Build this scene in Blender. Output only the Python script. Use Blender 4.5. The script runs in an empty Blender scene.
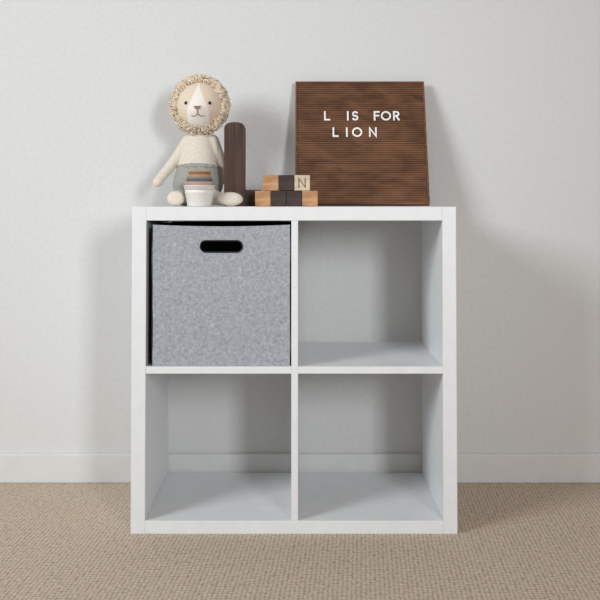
import bpy, bmesh, math, random
from mathutils import Vector, Matrix, noise
random.seed(7)
S=bpy.context.scene
S.view_settings.view_transform='Standard'
CX,CY,CZ,F=0.014,-2.24,0.786,942.0
def P(px,py,y):
    k=(y-CY)/F
    return Vector((CX+(px-300)*k, y, CZ-(py-200)*k))
def srgb(r,g,b):
    f=lambda c:(c/255/12.92 if c/255<=0.04045 else ((c/255+0.055)/1.055)**2.4)
    return (f(r),f(g),f(b),1)

# ---------------------------------------------------------------- materials
def newmat(name):
    m=bpy.data.materials.new(name); m.use_nodes=True
    nt=m.node_tree; b=nt.nodes['Principled BSDF']
    return m,nt,b
def N(nt,t,**kw):
    n=nt.nodes.new(t)
    for k,v in kw.items(): setattr(n,k,v)
    return n
def coords(nt,scale=(1,1,1),rot=(0,0,0)):
    tc=N(nt,'ShaderNodeTexCoord'); mp=N(nt,'ShaderNodeMapping')
    mp.inputs['Scale'].default_value=scale; mp.inputs['Rotation'].default_value=rot
    nt.links.new(tc.outputs['Object'],mp.inputs['Vector']); return mp.outputs['Vector']
def ramp(nt,fac,stops):
    r=N(nt,'ShaderNodeValToRGB')
    e=r.color_ramp.elements
    e[0].position,e[0].color=stops[0]; e[1].position,e[1].color=stops[-1]
    for p,c in stops[1:-1]:
        x=e.new(p); x.color=c
    nt.links.new(fac,r.inputs['Fac']); return r.outputs['Color']
def bump(nt,b,h,strength,dist):
    bp=N(nt,'ShaderNodeBump'); bp.inputs['Strength'].default_value=strength; bp.inputs['Distance'].default_value=dist
    nt.links.new(h,bp.inputs['Height']); nt.links.new(bp.outputs['Normal'],b.inputs['Normal'])
def noisemat(name,c1,c2,scale,rough=0.8,bs=0.3,bd=0.001,detail=4,sc=(1,1,1),p1=0.35,p2=0.65):
    m,nt,b=newmat(name); v=coords(nt,sc)
    n=N(nt,'ShaderNodeTexNoise'); n.inputs['Scale'].default_value=scale; n.inputs['Detail'].default_value=detail
    nt.links.new(v,n.inputs['Vector'])
    nt.links.new(ramp(nt,n.outputs['Fac'],[(p1,c1),(p2,c2)]),b.inputs['Base Color'])
    b.inputs['Roughness'].default_value=rough
    if bs: bump(nt,b,n.outputs['Fac'],bs,bd)
    return m
def woodmat(name,c1,c2,sc,rough=0.55):
    m,nt,b=newmat(name); v=coords(nt,sc)
    n=N(nt,'ShaderNodeTexNoise'); n.inputs['Scale'].default_value=1; n.inputs['Detail'].default_value=6; n.inputs['Distortion'].default_value=0.6
    nt.links.new(v,n.inputs['Vector'])
    nt.links.new(ramp(nt,n.outputs['Fac'],[(0.3,c1),(0.7,c2)]),b.inputs['Base Color'])
    b.inputs['Roughness'].default_value=rough
    bump(nt,b,n.outputs['Fac'],0.2,0.0005)
    return m
M={}
M['wall']=noisemat('wall_paint',srgb(216,217,216),srgb(221,221,220),90,0.9,0.25,0.0012,5)
M['trim']=noisemat('trim_paint',srgb(219,220,219),srgb(223,224,223),20,0.5,0.02,0.0005)
M['shelf']=noisemat('white_laminate',srgb(230,232,234),srgb(234,236,238),30,0.42,0.02,0.0003)
# carpet
m,nt,b=newmat('berber_carpet'); v=coords(nt,(1,1.1,1),(0,0,0.06))
vo=N(nt,'ShaderNodeTexVoronoi'); vo.inputs['Scale'].default_value=105; vo.inputs['Randomness'].default_value=0.28
nt.links.new(v,vo.inputs['Vector'])
n2=N(nt,'ShaderNodeTexNoise'); n2.inputs['Scale'].default_value=90; n2.inputs['Detail'].default_value=6
nt.links.new(v,n2.inputs['Vector'])
c1=ramp(nt,vo.outputs['Distance'],[(0.15,srgb(224,207,187)),(0.5,srgb(200,182,162)),(0.8,srgb(132,115,99))])
c2=ramp(nt,n2.outputs['Fac'],[(0.3,(0.82,0.82,0.82,1)),(0.7,(1,1,1,1))])
mx=N(nt,'ShaderNodeMix',data_type='RGBA',blend_type='MULTIPLY'); mx.inputs['Factor'].default_value=1
nt.links.new(c1,mx.inputs['A']); nt.links.new(c2,mx.inputs['B'])
nt.links.new(mx.outputs['Result'],b.inputs['Base Color']); b.inputs['Roughness'].default_value=1
inv=N(nt,'ShaderNodeMath',operation='SUBTRACT'); inv.inputs[0].default_value=1; nt.links.new(vo.outputs['Distance'],inv.inputs[1])
bump(nt,b,inv.outputs[0],0.6,0.003)
M['carpet']=m
# felt
m,nt,b=newmat('grey_felt'); v=coords(nt)
n1=N(nt,'ShaderNodeTexNoise'); n1.inputs['Scale'].default_value=120; n1.inputs['Detail'].default_value=8; n1.inputs['Roughness'].default_value=0.8; n1.inputs['Distortion'].default_value=0.8
nt.links.new(v,n1.inputs['Vector'])
nt.links.new(ramp(nt,n1.outputs['Fac'],[(0.34,srgb(134,138,145)),(0.5,srgb(162,166,173)),(0.66,srgb(188,192,198))]),b.inputs['Base Color'])
b.inputs['Roughness'].default_value=1; bump(nt,b,n1.outputs['Fac'],0.4,0.0015)
M['felt']=m
M['felt_trim_shade']=noisemat('dark_felt_trim_inner_shade',srgb(24,24,27),srgb(36,36,40),80,1,0.2,0.001)  # dark trim colour; on inner panels it paints in the bin's unlit interior
M['board_wood']=woodmat('walnut_board',srgb(80,51,32),srgb(126,86,57),(14,60,30),0.8)
M['frame_wood']=woodmat('walnut_frame',srgb(80,46,26),srgb(134,86,54),(8,70,70))
M['walnut']=woodmat('dark_walnut',srgb(48,28,20),srgb(88,55,40),(70,70,7))
M['walnut_block']=woodmat('walnut_block_wood',srgb(40,25,19),srgb(66,43,32),(25,90,90))
M['oak']=woodmat('oak_block_wood',srgb(166,118,78),srgb(202,156,110),(25,90,90))
M['maple']=woodmat('maple_block_wood',srgb(196,176,148),srgb(218,200,174),(25,90,90))
M['white_plastic']=noisemat('white_plastic',srgb(246,247,247),srgb(250,250,250),10,0.4,0)
M['ink']=noisemat('dark_ink',srgb(110,88,70),srgb(120,98,80),10,0.7,0)
M['black']=noisemat('black_bead',srgb(18,15,14),srgb(24,20,19),10,0.25,0)
M['nose']=noisemat('nose_yarn',srgb(140,108,94),srgb(156,124,108),200,0.9,0.2)
def knit(name,c1,c2,sc=230):
    m,nt,b=newmat(name); v=coords(nt)
    vo=N(nt,'ShaderNodeTexVoronoi'); vo.inputs['Scale'].default_value=sc; vo.inputs['Randomness'].default_value=0.4
    nt.links.new(v,vo.inputs['Vector'])
    nt.links.new(ramp(nt,vo.outputs['Distance'],[(0.1,c2),(0.75,c1)]),b.inputs['Base Color'])
    b.inputs['Roughness'].default_value=1
    iv=N(nt,'ShaderNodeMath',operation='SUBTRACT'); iv.inputs[0].default_value=1; nt.links.new(vo.outputs['Distance'],iv.inputs[1])
    bump(nt,b,iv.outputs[0],0.4,0.0012); return m
M['cream']=knit('cream_knit',srgb(214,203,188),srgb(234,225,213))
M['tan']=knit('tan_knit',srgb(206,184,160),srgb(226,207,186))
M['shorts']=knit('grey_knit',srgb(148,147,141),srgb(180,179,172))
M['mane']=noisemat('mane_yarn',srgb(222,204,180),srgb(244,231,212),60,1,0.3)
M['c_tan']=noisemat('cup_terracotta',srgb(176,124,92),srgb(184,132,100),20,0.5,0)
M['c_sand']=noisemat('cup_sand',srgb(206,178,148),srgb(212,184,154),20,0.5,0)
M['c_blue']=noisemat('cup_slate',srgb(112,124,134),srgb(120,132,142),20,0.5,0)
M['c_pink']=noisemat('cup_blush',srgb(214,176,160),srgb(220,182,166),20,0.5,0)
M['c_white']=noisemat('cup_white',srgb(232,227,221),srgb(236,232,226),20,0.5,0)

# ---------------------------------------------------------------- mesh helpers
def obj(name,bm,mats,parent=None,smooth=False,recalc=True):
    if recalc: bmesh.ops.recalc_face_normals(bm,faces=bm.faces)
    me=bpy.data.meshes.new(name); bm.to_mesh(me); bm.free()
    o=bpy.data.objects.new(name,me); S.collection.objects.link(o)
    for mm in (mats if isinstance(mats,(list,tuple)) else [mats]): me.materials.append(mm)
    if smooth:
        for p in me.polygons: p.use_smooth=True
    if parent: o.parent=parent
    return o
def empty(name):
    e=bpy.data.objects.new(name,None); S.collection.objects.link(e); e.empty_display_size=0.05; return e
def addbox(bm,x0,x1,y0,y1,z0,z1,bev=0,mi=0,M4=None):
    vs=[bm.verts.new((x,y,z)) for x in (x0,x1) for y in (y0,y1) for z in (z0,z1)]
    fs=[(0,1,3,2),(4,6,7,5),(0,4,5,1),(2,3,7,6),(0,2,6,4),(1,5,7,3)]
    faces=[bm.faces.new([vs[i] for i in f]) for f in fs]
    for f in faces: f.material_index=mi
    if bev:
        es=list({e for f in faces for e in f.edges})
        r=bmesh.ops.bevel(bm,geom=es,offset=bev,segments=2,affect='EDGES',profile=0.5)
        for f in r['faces']: f.material_index=mi
        allv=list({v for f in r['faces'] for v in f.verts}|{v for v in vs if v.is_valid})
    else: allv=vs
    if M4 is not None: bmesh.ops.transform(bm,matrix=M4,verts=allv)
def box(name,x0,x1,y0,y1,z0,z1,mat,bev=0,parent=None):
    bm=bmesh.new(); addbox(bm,x0,x1,y0,y1,z0,z1,bev); return obj(name,bm,mat,parent)
def tube(bm,pts,r,seg=6,closed=False,mi=0,caps=True,rr=None):
    n=len(pts); rings=[]
    up=Vector((0.13,0.37,0.92))
    for i,p in enumerate(pts):
        if closed: t=pts[(i+1)%n]-pts[i-1]
        else: t=pts[min(i+1,n-1)]-pts[max(i-1,0)]
        t.normalize()
        a=t.cross(up)
        if a.length<1e-3: a=t.cross(Vector((1,0,0)))
        a.normalize(); b_=t.cross(a)
        R=rr[i] if rr else r
        rings.append([bm.verts.new(p+R*(math.cos(2*math.pi*k/seg)*a+math.sin(2*math.pi*k/seg)*b_)) for k in range(seg)])
    for i in range(n if closed else n-1):
        A,B=rings[i],rings[(i+1)%n]
        for k in range(seg):
            f=bm.faces.new((A[k],A[(k+1)%seg],B[(k+1)%seg],B[k])); f.material_index=mi; f.smooth=True
    if not closed and caps:
        bm.faces.new(rings[0]).material_index=mi; bm.faces.new(list(reversed(rings[-1]))).material_index=mi
def lathe(bm,c,prof,seg=40,mi=0):
    rings=[[bm.verts.new((c[0]+r*math.cos(2*math.pi*k/seg),c[1]+r*math.sin(2*math.pi*k/seg),c[2]+z)) for k in range(seg)] for r,z in prof]
    for A,B in zip(rings,rings[1:]):
        for k in range(seg):
            f=bm.faces.new((A[k],A[(k+1)%seg],B[(k+1)%seg],B[k])); f.material_index=mi; f.smooth=True
    for R in (rings[0],rings[-1]):
        bm.faces.new(R).material_index=mi
def blob(name,chains,mat,parent,vox=0.003,sm=6):
    """continuous soft body grown from tapered chains of (point,radius,(sx,sy,sz))"""
    bm=bmesh.new()
    for ch in chains:
        for (p0,r0,s0),(p1,r1,s1) in zip(ch,ch[1:]):
            L=(p1-p0).length; n=max(2,int(L/(0.22*min(r0,r1)))+1)
            for i in range(n+1):
                t=i/n; p=p0.lerp(p1,t); r=r0+(r1-r0)*t
                s=[s0[k]+(s1[k]-s0[k])*t for k in range(3)]
                bmesh.ops.create_icosphere(bm,subdivisions=3,radius=1,matrix=Matrix.Translation(p)@Matrix.Diagonal((r*s[0],r*s[1],r*s[2],1)))
    o=obj(name,bm,mat,parent,smooth=True,recalc=False)
    md=o.modifiers.new('remesh','REMESH'); md.mode='VOXEL'; md.voxel_size=vox; md.use_smooth_shade=True
    m2=o.modifiers.new('smooth','SMOOTH'); m2.factor=0.5; m2.iterations=sm
    return o

# ---------------------------------------------------------------- room
WY=0.412
box('wall_back',-3,3,WY,WY+0.1,0,2.6,M['wall'])
box('floor',-3,3,-4,WY+0.1,-0.05,0,M['carpet'])
bm=bmesh.new(); addbox(bm,-3,3,WY-0.014,WY,0,0.080,0.003)
obj('baseboard_back',bm,M['trim'])

# ---------------------------------------------------------------- shelf
sh=empty('cube_shelf_unit'); D=0.39
W='shelf'
box('side_panel_left',-0.385,-0.351,0,D,0,0.77,M[W],0.0012,sh)
box('side_panel_right',0.352,0.385,0,D,0,0.77,M[W],0.0012,sh)
box('top_board',-0.351,0.352,0,D,0.737,0.77,M[W],0.0012,sh)
box('bottom_board',-0.351,0.352,0,D,0,0.031,M[W],0.0012,sh)
box('middle_board_left',-0.351,-0.0065,0.001,D,0.375,0.392,M[W],0.001,sh)
box('middle_board_right',0.0095,0.352,0.001,D,0.375,0.392,M[W],0.001,sh)
box('center_divider',-0.0065,0.0095,0.0005,D,0.031,0.737,M[W],0.001,sh)

# ---------------------------------------------------------------- felt bin
fb=empty('felt_storage_bin')
bx0,bx1,bz0,bz1,by0,by1=-0.337,-0.0095,0.3925,0.727,0.008,0.345
T=0.005
bm=bmesh.new()
outer=[]
NX=24
for i in range(NX): outer.append((bx0+(bx1-bx0)*i/NX,bz0))
for i in range(NX): outer.append((bx1+0.0012*math.sin(3*math.pi*i/NX),bz0+(bz1-bz0)*i/NX))
for i in range(NX): u=1-i/NX; outer.append((bx0+(bx1-bx0)*u,bz1-0.004*math.sin(math.pi*u)))
for i in range(NX): outer.append((bx0-0.0015*math.sin(2*math.pi*i/NX),bz1-(bz1-bz0)*i/NX))
hc=P(221.5,246.3,by0); hw=0.0500; hr=0.0135
hole=[]
for k in range(17): a=-math.pi/2+math.pi*k/16; hole.append((hc.x+hw-hr+hr*math.cos(a),hc.z+hr*math.sin(a)))
for k in range(17): a=math.pi/2+math.pi*k/16; hole.append((hc.x-hw+hr+hr*math.cos(a),hc.z+hr*math.sin(a)))
def loopedges(pts):
    v=[bm.verts.new((x,by0,z)) for x,z in pts]; return [bm.edges.new((v[i],v[(i+1)%len(v)])) for i in range(len(v))]
E=loopedges(outer)+loopedges(hole)
bmesh.ops.triangle_fill(bm,edges=E,use_beauty=True)
o=obj('front_panel',bm,[M['felt']],fb)
if o.data.polygons[0].normal.y>0: o.data.flip_normals()
md=o.modifiers.new('t','SOLIDIFY'); md.thickness=T; md.offset=-1
bm=bmesh.new()
addbox(bm,bx0,bx0+T,by0+T+0.0005,by1,bz0,bz1-0.002,0.001)
addbox(bm,bx1-T,bx1,by0+T+0.0005,by1,bz0,bz1-0.002,0.001)
addbox(bm,bx0,bx1,by1-T,by1,bz0,bz1,0.001)
addbox(bm,bx0+T,bx1-T,by0+T,by1-T,bz0,bz0+T,0)
obj('side_and_base_panels',bm,M['felt_trim_shade'],fb)  # near-black colour stands in for shade inside the bin
bm=bmesh.new()
addbox(bm,bx0+T,bx1-T,by0+T+0.0005,by0+T+0.002,bz0+T,hc.z-0.03)
obj('front_inner_shade',bm,M['felt_trim_shade'],fb)  # added dark sheet, interior shade painted behind the front
bm=bmesh.new()
tube(bm,[Vector((x,by0-0.0005,z)) for x,z in hole],0.0018,8,closed=True)
obj('handle_trim',bm,M['felt_trim_shade'],fb)
bm=bmesh.new()
for xx in (bx0,bx1): tube(bm,[Vector((xx,by0+0.002,bz0+0.002+(bz1-bz0-0.004)*i/10)) for i in range(11)],0.0022,8)
obj('corner_binding',bm,M['felt_trim_shade'],fb)

# ---------------------------------------------------------------- letter board
lb=empty('letter_board')
L=0.361; lean=math.asin(0.114/L); th=0.016
yb=0.270
bl=P(295.2,206,yb); x0=bl.x; x1=P(430,206,yb).x
T4=Matrix.Translation((0,yb,0.7702+th*math.sin(lean)))@Matrix.Rotation(-lean,4,'X')
bm=bmesh.new(); fw=0.005
addbox(bm,x0,x0+fw,0,th,0,L,0.001,0,T4); addbox(bm,x1-fw,x1,0,th,0,L,0.001,0,T4)
addbox(bm,x0+fw,x1-fw,0,th,0,fw,0.001,0,T4); addbox(bm,x0+fw,x1-fw,0,th,L-fw,L,0.001,0,T4)
obj('wood_frame',bm,M['frame_wood'],lb)
bm=bmesh.new()
addbox(bm,x0+fw,x1-fw,0.0045,th-0.002,fw,L-fw,0,0,T4)
ns=54; pitch=(L-2*fw)/ns
for i in range(ns):
    z=fw+i*pitch
    addbox(bm,x0+fw,x1-fw,0.002,0.0045,z+pitch*0.12,z+pitch*0.88,0.0009,0,T4)
obj('grooved_panel',bm,M['board_wood'],lb)
# letters
def arc(cx,cz,rx,rz,a0,a1,n=16):
    return [(cx+rx*math.cos(math.radians(a0+(a1-a0)*i/n)),cz+rz*math.sin(math.radians(a0+(a1-a0)*i/n))) for i in range(n+1)]
G={'L':[[(0,1),(0,0),(0.52,0)]],'I':[[(0,0),(0,1)]],
 'F':[[(0,0),(0,1),(0.52,1)],[(0,0.52),(0.46,0.52)]],
 'N':[[(0,0),(0,1),(0.72,0),(0.72,1)]],
 'O':[arc(0.5,0.5,0.5,0.5,0,360,32)],
 'R':[[(0,0),(0,1),(0.3,1)]+arc(0.3,0.75,0.26,0.25,80,-80,10)+[(0.3,0.5),(0,0.5)],[(0.25,0.5),(0.58,0)]],
 'S':[arc(0.28,0.74,0.25,0.26,35,262,14)+arc(0.28,0.25,0.27,0.25,82,-150,14)]}
def ribbon(bm,pts,r,y0,y1,Q,mi):
    """mitred flat stroke"""
    closed=math.dist(pts[0],pts[-1])<1e-5
    if closed: pts=pts[:-1]
    n=len(pts); Lf=[];Rt=[]
    for i in range(n):
        p=Vector(pts[i])
        a=Vector(pts[i-1]) if (i>0 or closed) else None
        c=Vector(pts[(i+1)%n]) if (i<n-1 or closed) else None
        d0=(p-a).normalized() if a is not None else None
        d1=(c-p).normalized() if c is not None else None
        if d0 is None: d0=d1; p=p-d1*r
        elif d1 is None: d1=d0; p=p+d0*r
        n0=Vector((-d0.y,d0.x)); n1=Vector((-d1.y,d1.x)); m_=(n0+n1)
        m_.normalize(); s=r/max(0.42,m_.dot(n0))
        Lf.append(p+m_*s); Rt.append(p-m_*s)
    def V(p,y): return bm.verts.new(Q@Vector((p.x,y,p.y)))
    q=[(V(Lf[i],y0),V(Rt[i],y0),V(Lf[i],y1),V(Rt[i],y1)) for i in range(n)]
    for i in range(n if closed else n-1):
        A,B=q[i],q[(i+1)%n]
        for f in ((A[0],A[1],B[1],B[0]),(A[2],B[2],B[3],A[3]),(A[0],B[0],B[2],A[2]),(A[1],A[3],B[3],B[1])):
            bm.faces.new(f).material_index=mi
    if not closed:
        for A in (q[0],q[-1]): bm.faces.new((A[0],A[2],A[3],A[1])).material_index=mi
def letter(bm,ch,x,z,h,r,T4,yf,yb_,mi=0):
    for j,st in enumerate(G[ch]):
        ribbon(bm,[(x+a*h,z+b_*h) for a,b_ in st],r,yf-0.0002*j,yb_,T4,mi)
def board_xz(px,py):
    d=Vector(((px-300)/F,1,-(py-200)/F)); o_=Vector((CX,CY,CZ))
    Ti=T4.inverted(); o2=Ti@o_; d2=Ti.to_3x3()@d; t=-o2.y/d2.y; p=o2+t*d2; return p.x,p.z
bm=bmesh.new()
for ch,px in (('L',325),('I',348),('S',353),('F',374.8),('O',382),('R',394.2)):
    x,z=board_xz(px,119.6); letter(bm,ch,x,z,0.0235,0.0022,T4,-0.0005,0.0025)
for ch,px in (('L',333.5),('I',347),('O',353),('N',370)):
    x,z=board_xz(px,136.0); letter(bm,ch,x,z,0.0235,0.0022,T4,-0.0005,0.0025)
obj('white_letters',bm,M['white_plastic'],lb)

# ---------------------------------------------------------------- wooden blocks
B=0.0392; yB=0.13; zt=0.7702
k=(yB-CY)/F
def block(px0,row,mat,rot=0.0,letterN=False,y=yB,s=B):
    x=P(px0,206,y).x
    bm=bmesh.new(); addbox(bm,-s/2,s/2,-s/2,s/2,0,s,0.0018)
    if letterN:
        letter(bm,'N',-0.0085,0.0085,0.022,0.0016,Matrix.Identity(4),-s/2-0.0004,-s/2+0.001,1)
    o=obj('wooden_toy_block',bm,[mat,M['ink']])
    o.location=(x+s/2,y+s/2,zt+row*(s+0.0001)); o.rotation_euler=(0,0,rot)
    return o
W_=B/k+0.15
block(255,0,M['oak']); block(255+W_,0,M['walnut_block']); block(255+2*W_,0,M['walnut_block']); block(255+3*W_,0,M['oak'])
block(263,1,M['oak']); block(263+W_,1,M['walnut_block']); block(263+2*W_,1,M['maple'],0,True)
block(244.5,0,M['walnut_block'],0,False,0.19,0.042)

# ---------------------------------------------------------------- tall rounded wooden toy (slab with arched top and grooved face)
yt=0.185
c0=P(224,206,yt).x; c1_=P(245,206,yt).x; ztop=P(235,122,yt).z
R=(c1_-c0)/2; cx=(c0+c1_)/2
bm=bmesh.new()
def arch(x0,x1,y0,y1):
    def topz(x):
        u=abs((x-cx)/R); return ztop-0.016*(1-math.sqrt(max(0,1-u**2.6)))
    xs=[x0+(x1-x0)*i/12 for i in range(13)]
    prof=[(x0,zt)]+[(x,topz(x)) for x in xs]+[(x1,zt)]
    fr=[bm.verts.new((x,y0,z)) for x,z in prof]; bk=[bm.verts.new((x,y1,z)) for x,z in prof]
    n=len(prof)
    bm.faces.new(fr); bm.faces.new(list(reversed(bk)))
    for i in range(n): bm.faces.new((fr[i],bk[i],bk[(i+1)%n],fr[(i+1)%n]))
arch(c0,c1_,yt+0.0012,yt+0.030)
n_=2; wS=(c1_-c0)/n_
for i in range(n_): arch(c0+i*wS+0.0005,c0+(i+1)*wS-0.0005,yt,yt+0.0011)
o=obj('wooden_arch_toy',bm,M['walnut'])

# ---------------------------------------------------------------- stacking cups
yc=0.075; cc=P(199.5,206,yc); kc=(yc-CY)/F
sc_=empty('stacking_cups')
def cup(name,py0,py1,wb,wt,mat,lip=True):
    z0=zt+(206.6-py1)*kc; z1=zt+(206.6-py0)*kc-0.0002; rb=wb*kc/2; rt=wt*kc/2
    bm=bmesh.new(); h=z1-z0
    prof=[(rb*0.9,0),(rb,h*0.06)]+([(rt-0.001,h*0.8),(rt,h*0.82),(rt,h*0.97),(rt*0.97,h)] if lip else [(rt,h*0.92),(rt*0.95,h)])
    lathe(bm,(cc.x,yc,z0),prof); obj(name,bm,mat,sc_)
cup('cup_white_base',190,206.6,24,29,M['c_white'])
cup('cup_rim',185.5,190,30,32,M['c_white'])
cup('cup_blush',182,185.5,28,29,M['c_pink'])
cup('cup_slate',178.5,182,26,27,M['c_blue'])
cup('cup_sand',175,178.5,24,25,M['c_sand'])
cup('cup_terracotta',171.5,175,22,23,M['c_tan'])

# ---------------------------------------------------------------- lion
li=empty('stuffed_lion_toy')
one=(1,1,1)
yl=0.27; kl=(yl-CY)/F
def C(px,py,y,rpx,s=one): return (P(px,py,y),rpx*(y-CY)/F,s)
body=[
 [C(199,130,yl,8,(1,0.9,1)),C(199.5,142,yl,14.5,(1,0.75,0.8)),C(199,160,yl-0.005,18.5,(1,0.8,1)),C(198,185,yl-0.01,22,(1.08,0.85,0.9))],
 [C(188,141,yl,6.5),C(178,156,yl-0.01,5.8),C(168,169,yl-0.02,5.2),C(159,180,yl-0.03,4.8)],
 [C(159,180,yl-0.03,5.2),C(157.5,182.5,yl-0.032,5.0)],
 [C(212,141,yl,7),C(219,157,yl-0.002,6),C(222,172,yl-0.002,5.2),C(222,180,yl-0.002,5)],
 [(Vector((P(188,190,yl).x,yl-0.02,zt+0.028)),0.026,one),(Vector((P(180,190,0.17).x,0.17,zt+0.022)),0.019,one),(Vector((P(176,198,0.105).x,0.105,zt+0.018)),0.015,one),(Vector((P(175.5,198,0.085).x,0.092,zt+0.020)),0.0195,(1.15,0.6,1))],
 [(Vector((P(210,190,yl).x,yl-0.02,zt+0.028)),0.026,one),(Vector((P(215,190,0.16).x,0.155,zt+0.021)),0.018,one),(Vector((P(227,198,0.12).x,0.115,zt+0.017)),0.015,one),(Vector((P(230,198,0.10).x,0.10,zt+0.018)),0.0182,(1.85,0.8,1))],
]
blob('knitted_body',body,M['cream'],li)
shorts=[[C(198.5,172,yl-0.008,22.2,(1.03,0.88,0.6)),C(198,184,yl-0.01,24,(1.06,0.9,0.85))],
 [(Vector((P(186,190,yl).x,yl-0.02,zt+0.031)),0.031,one),(Vector((P(181,190,0.19).x,0.19,zt+0.027)),0.0255,one)],
 [(Vector((P(209,190,yl).x,yl-0.02,zt+0.031)),0.031,one),(Vector((P(210,190,0.20).x,0.20,zt+0.027)),0.0255,one)]]
blob('knitted_shorts',shorts,M['shorts'],li)
bm=bmesh.new()
wc=P(198.7,167,yl-0.008); pts=[]
for i in range(120):
    a=2*math.pi*i/120; rr_=1+0.03*math.sin(14*a)
    pts.append(Vector((wc.x+0.0555*rr_*math.cos(a),wc.y+0.047*rr_*math.sin(a),wc.z+0.002*math.sin(14*a+1))))
tube(bm,pts,0.0035,8,closed=True); obj('waist_ruffle',bm,M['shorts'],li)
# head
hcn=P(199.5,105,yl-0.02); kh=(yl-0.02-CY)/F
m,nt,b=newmat('lion_face_knit'); v=coords(nt)
sep=N(nt,'ShaderNodeSeparateXYZ'); nt.links.new(v,sep.inputs[0])
ab=N(nt,'ShaderNodeMath',operation='ABSOLUTE'); nt.links.new(sep.outputs['X'],ab.inputs[0])
mr=N(nt,'ShaderNodeMapRange'); mr.inputs['From Min'].default_value=0.045; mr.inputs['From Max'].default_value=-0.02
mr.inputs['To Min'].default_value=0.004; mr.inputs['To Max'].default_value=0.030; nt.links.new(sep.outputs['Z'],mr.inputs['Value'])
sb=N(nt,'ShaderNodeMath',operation='SUBTRACT'); nt.links.new(mr.outputs[0],sb.inputs[0]); nt.links.new(ab.outputs[0],sb.inputs[1])
ml=N(nt,'ShaderNodeMath',operation='MULTIPLY'); ml.inputs[1].default_value=400; ml.use_clamp=True; nt.links.new(sb.outputs[0],ml.inputs[0])
vo=N(nt,'ShaderNodeTexVoronoi'); vo.inputs['Scale'].default_value=260; vo.inputs['Randomness'].default_value=0.4; nt.links.new(v,vo.inputs['Vector'])
mx=N(nt,'ShaderNodeMix',data_type='RGBA'); mx.inputs['A'].default_value=srgb(226,209,190); mx.inputs['B'].default_value=srgb(242,235,226)
nt.links.new(ml.outputs[0],mx.inputs['Factor']); nt.links.new(mx.outputs['Result'],b.inputs['Base Color']); b.inputs['Roughness'].default_value=1
iv=N(nt,'ShaderNodeMath',operation='SUBTRACT'); iv.inputs[0].default_value=1; nt.links.new(vo.outputs['Distance'],iv.inputs[1]); bump(nt,b,iv.outputs[0],0.4,0.0012)
bm=bmesh.new()
bmesh.ops.create_uvsphere(bm,u_segments=48,v_segments=32,radius=1)
hx,hy,hz=23.5*kh,19*kh,24*kh
def headpt(d):
    p=Vector((d.x*hx,d.y*hy,d.z*hz))
    mz=math.exp(-((d.x/0.42)**2+((d.z+0.22)/0.30)**2))*(1 if d.y<0 else 0)
    p.y-=0.010*mz
    ck=math.exp(-((d.z+0.35)/0.35)**2); p.x*=1+0.05*ck
    return p
for v_ in bm.verts: v_.co=headpt(v_.co.normalized())
head=obj('head',bm,m,li,smooth=True); head.location=hcn
def onface(px,py):
    X=(px-199.5)*kh; Z=-(py-105)*kh
    dx,dz=X/hx,Z/hz; dy=-math.sqrt(max(0,1-dx*dx-dz*dz))
    return headpt(Vector((dx,dy,dz)))+hcn
bm=bmesh.new()
for ex in (188,211):
    p=onface(ex,104.5); bmesh.ops.create_uvsphere(bm,u_segments=16,v_segments=12,radius=1,matrix=Matrix.Translation(p+Vector((0,-0.0008,0)))@Matrix.Diagonal((0.0044,0.003,0.0046,1)))
obj('eyes',bm,M['black'],li,smooth=True)
bm=bmesh.new(); p=onface(199.5,109.5)
pr=[(-0.0085,0.004),(0.0085,0.004),(0.006,-0.001),(0,-0.006),(-0.006,-0.001)]
f_=[bm.verts.new(p+Vector((x,-0.0025,z))) for x,z in pr]; b_=[bm.verts.new(p+Vector((x*1.2,0.004,z*1.2))) for x,z in pr]
bm.faces.new(f_)
for i in range(5): bm.faces.new((f_[i],b_[i],b_[(i+1)%5],f_[(i+1)%5]))
bm.faces.new(list(reversed(b_)))
obj('nose',bm,M['nose'],li)
bm=bmesh.new()
off=Vector((0,-0.0004,0))
tube(bm,[onface(199.5,111+i*0.8)+off for i in range(6)],0.0011,6)
for s_ in (-1,1): tube(bm,[onface(199.5+s_*6*t,115+2.6*math.sin(math.pi*t*0.75))+off for t in [i/9 for i in range(10)]],0.0011,6)
obj('mouth_stitching',bm,M['nose'],li)
# ears
bm=bmesh.new()
for s_ in (-1,1):
    p=hcn+Vector((s_*16.5*kh,-0.020,16.5*kh))
    Q=Matrix.Translation(p)@Matrix.Rotation(s_*0.6,4,'Y')
    R0=bmesh.ops.create_uvsphere(bm,u_segments=24,v_segments=16,radius=1)
    for v_ in R0['verts']:
        c=v_.co; dish=0.35*math.exp(-((c.x)**2+(c.z)**2)/0.25) if c.y<0 else 0
        v_.co=Q@Vector((c.x*0.0155,(c.y+dish*1.6)*0.006,c.z*0.018))
obj('ears',bm,M['tan'],li,smooth=True)
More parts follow.
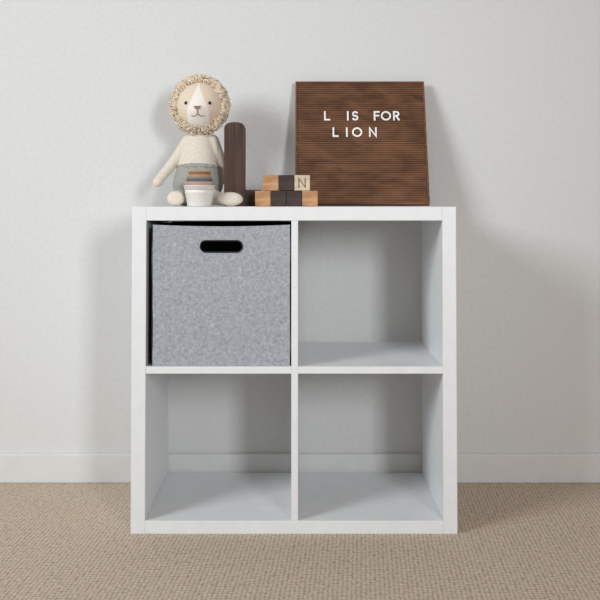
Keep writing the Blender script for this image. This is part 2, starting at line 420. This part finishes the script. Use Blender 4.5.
# curly mane
bm=bmesh.new()
def curl(p,n,sz,r):
    n=n.normalized(); t=n.orthogonal().normalized(); ang=random.uniform(0,6.28)
    t=(Matrix.Rotation(ang,3,n)@t); u=n.cross(t)
    pts=[]; turns=random.uniform(1.0,1.5); K=11
    for i in range(K):
        a=2*math.pi*turns*i/(K-1)
        pts.append(p+n*(sz*0.9*(1-math.cos(a))*0.5+sz*0.25*i/K)+t*(sz*0.5*math.sin(a))+u*(sz*0.5*(i/(K-1)-0.5)))
    tube(bm,pts,r,5,caps=False)
for i in range(2500):
    a=random.uniform(0,2*math.pi); b2=random.uniform(-0.42,1.0)
    d=Vector((math.cos(a)*math.cos(b2),math.sin(b2),math.sin(a)*math.cos(b2)))
    base=Vector((d.x*hx*1.0,d.y*hy*1.02+0.002,d.z*hz*1.0))
    thick=7.5*kh*(0.2+0.8*random.random())
    if b2<-0.2: thick*=0.3
    curl(hcn+base+d*thick*0.3,d+Vector((random.uniform(-.7,.7),random.uniform(-.5,.2),random.uniform(-.7,.7))),random.uniform(0.007,0.0155),random.uniform(0.0010,0.0016))
obj('curly_mane',bm,M['mane'],li,smooth=True,recalc=False)

# ---------------------------------------------------------------- lights
def area(name,loc,target,sx,sy,e,col,spread=180):
    l=bpy.data.lights.new(name,'AREA'); l.shape='RECTANGLE'; l.size=sx; l.size_y=sy; l.energy=e; l.color=col; l.spread=math.radians(spread)
    o=bpy.data.objects.new(name,l); S.collection.objects.link(o); o.location=loc
    o.rotation_euler=(Vector(target)-Vector(loc)).to_track_quat('-Z','Y').to_euler(); return o
area('window_light_key',(-2.8,-2.3,2.15),(0.0,0.3,0.85),1.2,1.3,41,(0.91,0.97,1.0),120)
area('window_light_fill',(1.35,-3.6,1.5),(-0.1,0.3,0.9),0.5,1.0,10.5,(0.94,0.97,1.0),75)
w=bpy.data.worlds.new('room_ambient'); S.world=w; w.use_nodes=True
w.node_tree.nodes['Background'].inputs[0].default_value=(1.0,0.87,0.77,1); w.node_tree.nodes['Background'].inputs[1].default_value=0.28

th_=math.radians(1.6)
cam=bpy.data.cameras.new('camera'); co=bpy.data.objects.new('camera',cam); S.collection.objects.link(co)
co.location=(CX,CY,CZ); co.rotation_euler=(math.pi/2+th_,0,0)
cam.sensor_width=36; cam.lens=F/600*36; cam.shift_y=(200-F*math.tan(th_)-300)/600; cam.clip_start=0.05
S.camera=co
